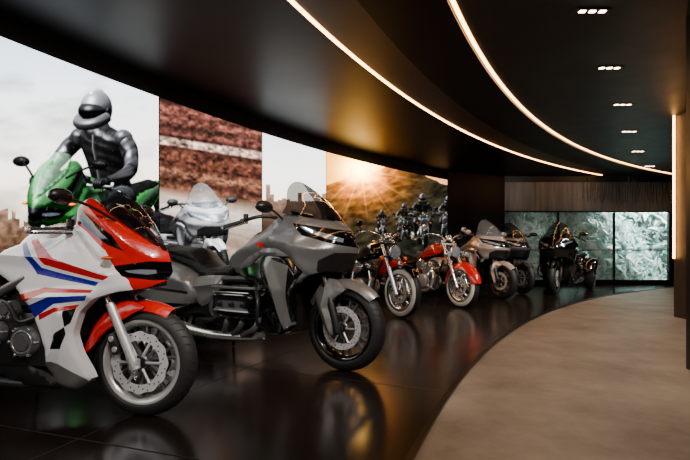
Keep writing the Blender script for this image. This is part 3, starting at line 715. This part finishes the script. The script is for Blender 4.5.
# --- artwork figures: project shaded models into the picture ---
class Sprite:
    def __init__(s,x0,x1,y0,y1,res=3.0):
        s.x0=x0;s.y0=y0;s.res=res;s.w=int((x1-x0)*res);s.h=int((y1-y0)*res); s.P=[];s.c=[];s.d=[];s.a=[]
    def tris(s,V,N,T,col,alpha,gl,nz,cx,cy,sc_,head,tilt=0,light=(-.45,-.55,.70)):
        ca,sa=math.cos(head),math.sin(head); Rz=np.array([[ca,-sa,0],[sa,ca,0],[0,0,1]]); ct,st_=math.cos(tilt),math.sin(tilt); Rx=np.array([[1,0,0],[0,ct,-st_],[0,st_,ct]])
        Rm=Rx@Rz; W_=V@Rm.T; Nn=N@Rm.T
        px=(cx+sc_*W_[:,0]-s.x0)*s.res; py=(cy-sc_*W_[:,2]-s.y0)*s.res
        a=T[:,0];b=T[:,1];c=T[:,2]
        ar=abs((px[b]-px[a])*(py[c]-py[a])-(px[c]-px[a])*(py[b]-py[a]))*.5
        n=np.minimum(np.ceil(ar*4+2),4000).astype(int)
        idx=np.repeat(np.arange(len(T)),n); r1=np.sqrt(rng.random(len(idx)));r2=rng.random(len(idx)); w0=1-r1;w1=r1*(1-r2);w2=r1*r2
        ti=T[idx]; mix=lambda q:(q[ti[:,0]].T*w0+q[ti[:,1]].T*w1+q[ti[:,2]].T*w2).T
        X_=mix(px);Y_=mix(py);D=mix(W_[:,1]);nn=mix(Nn);L_=mix(V); nn/=np.linalg.norm(nn,axis=1)[:,None]+1e-9
        fl=np.where(nn[:,1]>0,-1,1)[:,None]; nn=nn*fl
        bump=0*X_
        if nz:
            bump=(fbm(L_[:,1]*26+L_[:,0]*11,L_[:,2]*13+L_[:,0]*7,2,3)-.45)*1.6
            wr=np.sin((L_[:,2]*1.0+.35*L_[:,1]+.12*fbm(L_[:,1]*9,L_[:,2]*9,3,2))*75)   # leather folds
            nn=nn+np.c_[0*wr,0*wr,wr*.22*nz]; nn/=np.linalg.norm(nn,axis=1)[:,None]
        l=np.array(light);l=l/np.linalg.norm(l); df=np.clip(nn@l,0,1)
        rz=2*(-nn[:,1])*nn[:,2]; env=np.clip((rz+.05)*2.2,0,1); fr=.25+.75*(1-abs(nn[:,1]))**3
        hv=(l+np.array([0,-1,0]));hv=hv/np.linalg.norm(hv)
        cc=col[idx]*(.18+.9*df*(1+nz*bump))[:,None]+(gl[idx]*env*fr*.55*(1+nz*bump*1.5))[:,None]*np.array((.95,.97,1))+(np.clip(nn@hv,0,1)**24*gl[idx]*.5*(1+nz*2*bump))[:,None]
        s.P.append(np.c_[X_,Y_]);s.c.append(np.clip(cc,0,1.2));s.d.append(D);s.a.append(alpha[idx])
    def mesh(s,objs,cmap,skip=(),**k):
        for nm,o in objs:
            if nm in skip: continue
            me=o.data; me.calc_loop_triangles(); nT=len(me.loop_triangles)
            V_=np.empty(len(me.vertices)*3);me.vertices.foreach_get('co',V_); V_=V_.reshape(-1,3)
            N_=np.empty(len(me.vertices)*3);me.vertex_normals.foreach_get('vector',N_); N_=N_.reshape(-1,3)
            T=np.empty(nT*3,int);me.loop_triangles.foreach_get('vertices',T);T=T.reshape(-1,3); mi=np.empty(nT,int);me.loop_triangles.foreach_get('material_index',mi)
            cs=np.array([cmap.get(m.name,(m['c0'],m['c1'],m['c2'])) for m in me.materials],float); al=np.array([m['al'] for m in me.materials]); gl=np.array([m['gl'] for m in me.materials])
            s.tris(V_,N_,T,cs[mi],np.where(al[mi]<1,.45,1.),gl[mi],0,**k)
    def geo(s,g,col,gl=.3,nz=0,**k):
        me=bpy.data.meshes.new('t'); me.from_pydata([tuple(map(float,v)) for v in g[0]],[],g[1]); me.update(); me.calc_loop_triangles(); nT=len(me.loop_triangles)
        V_=np.array([v.co for v in me.vertices]);N_=np.array([v.normal for v in me.vertices]); T=np.empty(nT*3,int);me.loop_triangles.foreach_get('vertices',T);T=T.reshape(-1,3)
        s.tris(V_,N_,T,np.tile(np.array(col,float),(nT,1)),np.ones(nT),np.full(nT,gl),nz,**k); bpy.data.meshes.remove(me)
    def paste(s,C,X,Y,mask,fade=1.):
        P=np.concatenate(s.P);c=np.concatenate(s.c);d=np.concatenate(s.d);a=np.concatenate(s.a)
        ix=P[:,0].astype(int);iy=P[:,1].astype(int); ok=(ix>=0)&(ix<s.w)&(iy>=0)&(iy<s.h); lin_=iy*s.w+ix
        buf=np.zeros((s.h*s.w,3));al=np.zeros(s.h*s.w);zb_=np.full(s.h*s.w,1e9)
        o=ok&(a>=1); od=np.argsort(-d[o]); li=lin_[o][od]; buf[li]=c[o][od]; al[li]=1; zb_[li]=d[o][od]
        t=ok&(a<1); od=np.argsort(-d[t]); li=lin_[t][od]; ct=np.zeros((s.h*s.w,3)); zt_=np.full(s.h*s.w,1e9); ct[li]=c[t][od]; zt_[li]=d[t][od]
        m=zt_<zb_; buf[m]=np.where(al[m][:,None]>0,buf[m]*.5+ct[m]*.5,ct[m]); al[m]=np.maximum(al[m],.5)
        buf=buf.reshape(s.h,s.w,3)*al.reshape(s.h,s.w,1); al=al.reshape(s.h,s.w)
        k=[.25,.5,.25]
        for ax in (0,1):
            buf=sum(k[i]*np.roll(buf,i-1,ax) for i in range(3)); al=sum(k[i]*np.roll(al,i-1,ax) for i in range(3))
        fx=(X-s.x0)*s.res-.5; fy=(Y-s.y0)*s.res-.5; m=np.nonzero(mask&(fx>1)&(fx<s.w-2)&(fy>1)&(fy<s.h-2))[0]
        fx=fx[m];fy=fy[m];i=fx.astype(int);j=fy.astype(int);u=(fx-i)[:,None];v=(fy-j)[:,None]
        bl=lambda B:(B[j,i]*(1-u)+B[j,i+1]*u)*(1-v)+(B[j+1,i]*(1-u)+B[j+1,i+1]*u)*v
        cc=bl(buf);aa=bl(al[...,None]); C[m]=C[m]*(1-aa*fade)+cc*fade
def rider(S,k,jacket=(.13,.13,.135),hel=(.40,.40,.41)):
    g=lambda G,c,gl=.3,nz=0:S.geo(G,c,gl,nz,**k)
    g(rings([(-.98,0,.82,.14,.17),(-.97,0,.92,.15,.165),(-.93,0,1.02,.13,.15),(-.89,0,1.14,.135,.165),(-.85,0,1.26,.14,.195),(-.82,0,1.33,.12,.21),(-.80,0,1.38,.09,.165),(-.78,0,1.42,.07,.09),(-.77,0,1.46,.06,.07)],28),jacket,.8,1.1)
    g(rings([(-.79,0,.98,.012,.008),(-.745,0,1.14,.012,.008),(-.70,0,1.26,.012,.008),(-.70,0,1.36,.012,.008)],8),(.55,.55,.55),1)
    for s in (1,-1):
        g(ell((-.81,s*.20,1.325),(.08,.075,.075)),tuple(c*1.6 for c in jacket),.8,.8)
        g(tube([(-.82,s*.19,1.33),(-.78,s*.275,1.25),(-.68,s*.355,1.11),(-.56,s*.345,1.05),(-.43,s*.29,1.015)],[.066,.068,.054,.05,.038],16),jacket,.8,1.1)
        g(ell((-.68,s*.36,1.11),(.058,.05,.053)),tuple(c*.5 for c in jacket),.5)
        g(tube([(-.45,s*.30,1.02),(-.42,s*.29,1.01)],[.046,.044],12,False),(.04,.04,.04))
        g(ell((-.385,s*.29,1.015),(.05,.045,.035)),(.07,.07,.07),.5)
        for f in range(4):
            y=s*(.262+.020*f); g(tube([(-.37,y,1.035),(-.33,y,1.035),(-.315,y,1.01),(-.33,y,.985),(-.36,y,.98)],.0105-.001*abs(f-1.5),8),(.10,.10,.10),.5)
        g(tube([(-.40,s*.25,1.02),(-.39,s*.235,.99),(-.36,s*.245,.975)],.011,8),(.10,.10,.10),.5)
        g(tube([(-.97,s*.10,.87),(-.75,s*.20,.86),(-.56,s*.24,.78),(-.60,s*.22,.68),(-.82,s*.20,.42)],[.10,.095,.075,.065,.05],14),(.07,.07,.08),.6,.9)
        g(rbox((-.86,s*.2,.36),(.26,.09,.12),.03),(.07,.07,.07))
    g(ell((-.74,0,1.55),(.135,.118,.15),28,20),hel,1.)
    g(tube([(-.72,-.112,1.495),(-.62,-.085,1.455),(-.585,0,1.44),(-.62,.085,1.455),(-.72,.112,1.495)],.042,12),tuple(c*.6 for c in hel),.9)
    g(ell((-.70,0,1.545),(.127,.112,.078),28,14),(.02,.02,.025),.9)
    g(ell((-.715,0,1.50),(.105,.07,.05),20,10),(.30,.22,.18),.2)
    g(ell((-.74,0,1.665),(.09,.045,.045),20,10),tuple(min(1,c*1.5) for c in hel),1.)
    for s in (1,-1): g(cyl((-.735,s*.108,1.545),(-.735,s*.124,1.545),.026),(.15,.15,.15),.6)
GREEN={'pearl_white_paint':(.06,.34,.09),'red_paint':(.04,.22,.06),'blue_paint':(.02,.03,.02),'matte_gray_paint':(.04,.12,.05),'smoked_screen':(.55,.72,.58)}
s1=Sprite(-40,165,60,300); kk=dict(cx=42,cy=317,sc_=131,head=math.radians(-124),tilt=.06)
s1.mesh(SB.objs,GREEN,**kk); kr=dict(kk); rider(s1,kr); s1.paste(C,X,Y,p1)
SILV={'matte_gray_paint':(.74,.74,.75),'smoked_screen':(.45,.48,.5),'gloss_black':(.34,.34,.35),'black_plastic':(.2,.2,.2)}
s2=Sprite(150,262,150,300); s2.mesh(TB.objs,SILV,cx=216,cy=288,sc_=71,head=math.radians(-62),tilt=.08,light=(.2,-.6,.7)); s2.paste(C,X,Y,(ph>=24)&(ph<30.5))
for cx,cy,s_,hd in ((384,236,15,-80),(400,242,22,-105),(445,243,27,-100),(425,248,31,-84)):
    s3=Sprite(cx-30,cx+30,cy-75,cy+10,3.0); kk=dict(cx=cx,cy=cy,sc_=s_,head=math.radians(hd),tilt=.08,light=(-.7,.2,.6))
    s3.mesh(CB.objs,{'whitewall_rubber':(.15,.14,.13),'chrome':(.4,.37,.33)},**kk); rider(s3,kk,(.09,.08,.07),(.16,.14,.12)); s3.paste(C,X,Y,p4,.90)
Cs=np.clip(C,0,1); lum=Cs@np.array((.3,.59,.11)); Cs=np.clip(lum[:,None]+(Cs-lum[:,None])*1.18,0,1)
L_=s2l(Cs)**1.15*(1+5*gl**1.3+.8*hz)[:,None]; col=np.c_[L_,np.ones(len(X))]
me=bpy.data.meshes.new('video_wall'); me.from_pydata(V,[],F)
at_=me.color_attributes.new('picture','FLOAT_COLOR','POINT'); at_.data.foreach_set('color',col.astype(np.float32).ravel())
mv=bpy.data.materials.new('video_wall_picture'); mv.use_nodes=True; nt=mv.node_tree; nt.nodes.clear()
o_=nt.nodes.new('ShaderNodeOutputMaterial'); e=nt.nodes.new('ShaderNodeEmission'); an=nt.nodes.new('ShaderNodeVertexColor'); an.layer_name='picture'
e.inputs['Strength'].default_value=4.2
nt.links.new(an.outputs['Color'],e.inputs['Color']); nt.links.new(e.outputs[0],o_.inputs['Surface'])
me.materials.append(mv); ov=bpy.data.objects.new('video_wall',me); sc.collection.objects.link(ov)

# ================================================================= LIGHTS
def spot(name,loc,tgt,e,ang=70,blend=.6,col=(1,.86,.72),size=.08):
    l=bpy.data.lights.new(name,'SPOT'); l.energy=e; l.spot_size=math.radians(ang); l.spot_blend=blend; l.color=col; l.shadow_soft_size=size
    o=bpy.data.objects.new(name,l); o.location=loc; o.rotation_euler=(Vector(tgt)-Vector(loc)).to_track_quat('-Z','Y').to_euler(); sc.collection.objects.link(o)
def area(name,loc,tgt,e,sx,sy,col):
    l=bpy.data.lights.new(name,'AREA'); l.shape='RECTANGLE'; l.size=sx; l.size_y=sy; l.energy=e; l.color=col
    o=bpy.data.objects.new(name,l); o.location=loc; o.rotation_euler=(Vector(tgt)-Vector(loc)).to_track_quat('-Z','Y').to_euler(); sc.collection.objects.link(o)
for i,(x,y) in enumerate(DL): spot('downlight_spot',(x,y,ZC-.03),(x,y,0),74,100,.8,col=(1,.88,.76))
WC=(1,.94,.88)
spot('bike_spot',(-.2,.4,2.62),(-1.4,2.6,.5),260,60,col=WC)
spot('bike_spot',(1.0,1.4,2.62),(-.4,3.6,.5),320,55,col=WC)
spot('bike_spot',(2.2,4.2,2.62),(.9,6.5,.5),320,55,col=WC)
spot('bike_spot',(3.2,5.4,2.62),(2.0,7.8,.5),320,55,col=WC)
spot('bike_spot',(4.4,6.8,2.62),(3.1,9.0,.5),320,55,col=WC)
spot('bike_spot',(5.6,7.8,2.62),(4.5,9.9,.5),280,55,col=WC)
spot('header_fill_spot',(4.8,YF-2.2,2.5),(4.8,YF,2.1),14,100,.9,col=WC)  # added fill pair that brightens the far header; no fixture stands here
spot('header_fill_spot',(6.9,YF-2.2,2.5),(6.9,YF,2.1),14,100,.9,col=WC)
area('garden_daylight',(6,YF+.5,2.9),(6,YF+1.2,.8),3600,7,.8,(.86,1,.98))
w=bpy.data.worlds.new('world'); sc.world=w; w.use_nodes=True; w.node_tree.nodes['Background'].inputs[0].default_value=(.6,.7,.75,1); w.node_tree.nodes['Background'].inputs[1].default_value=.15
cam=bpy.data.cameras.new('camera'); co=bpy.data.objects.new('camera',cam); sc.collection.objects.link(co); sc.camera=co
co.location=(0,0,CAMH); co.rotation_euler=(math.radians(90),0,0); cam.sensor_width=36; cam.lens=36*FPX/690; cam.shift_y=(HZ-230)/690; cam.clip_start=.05
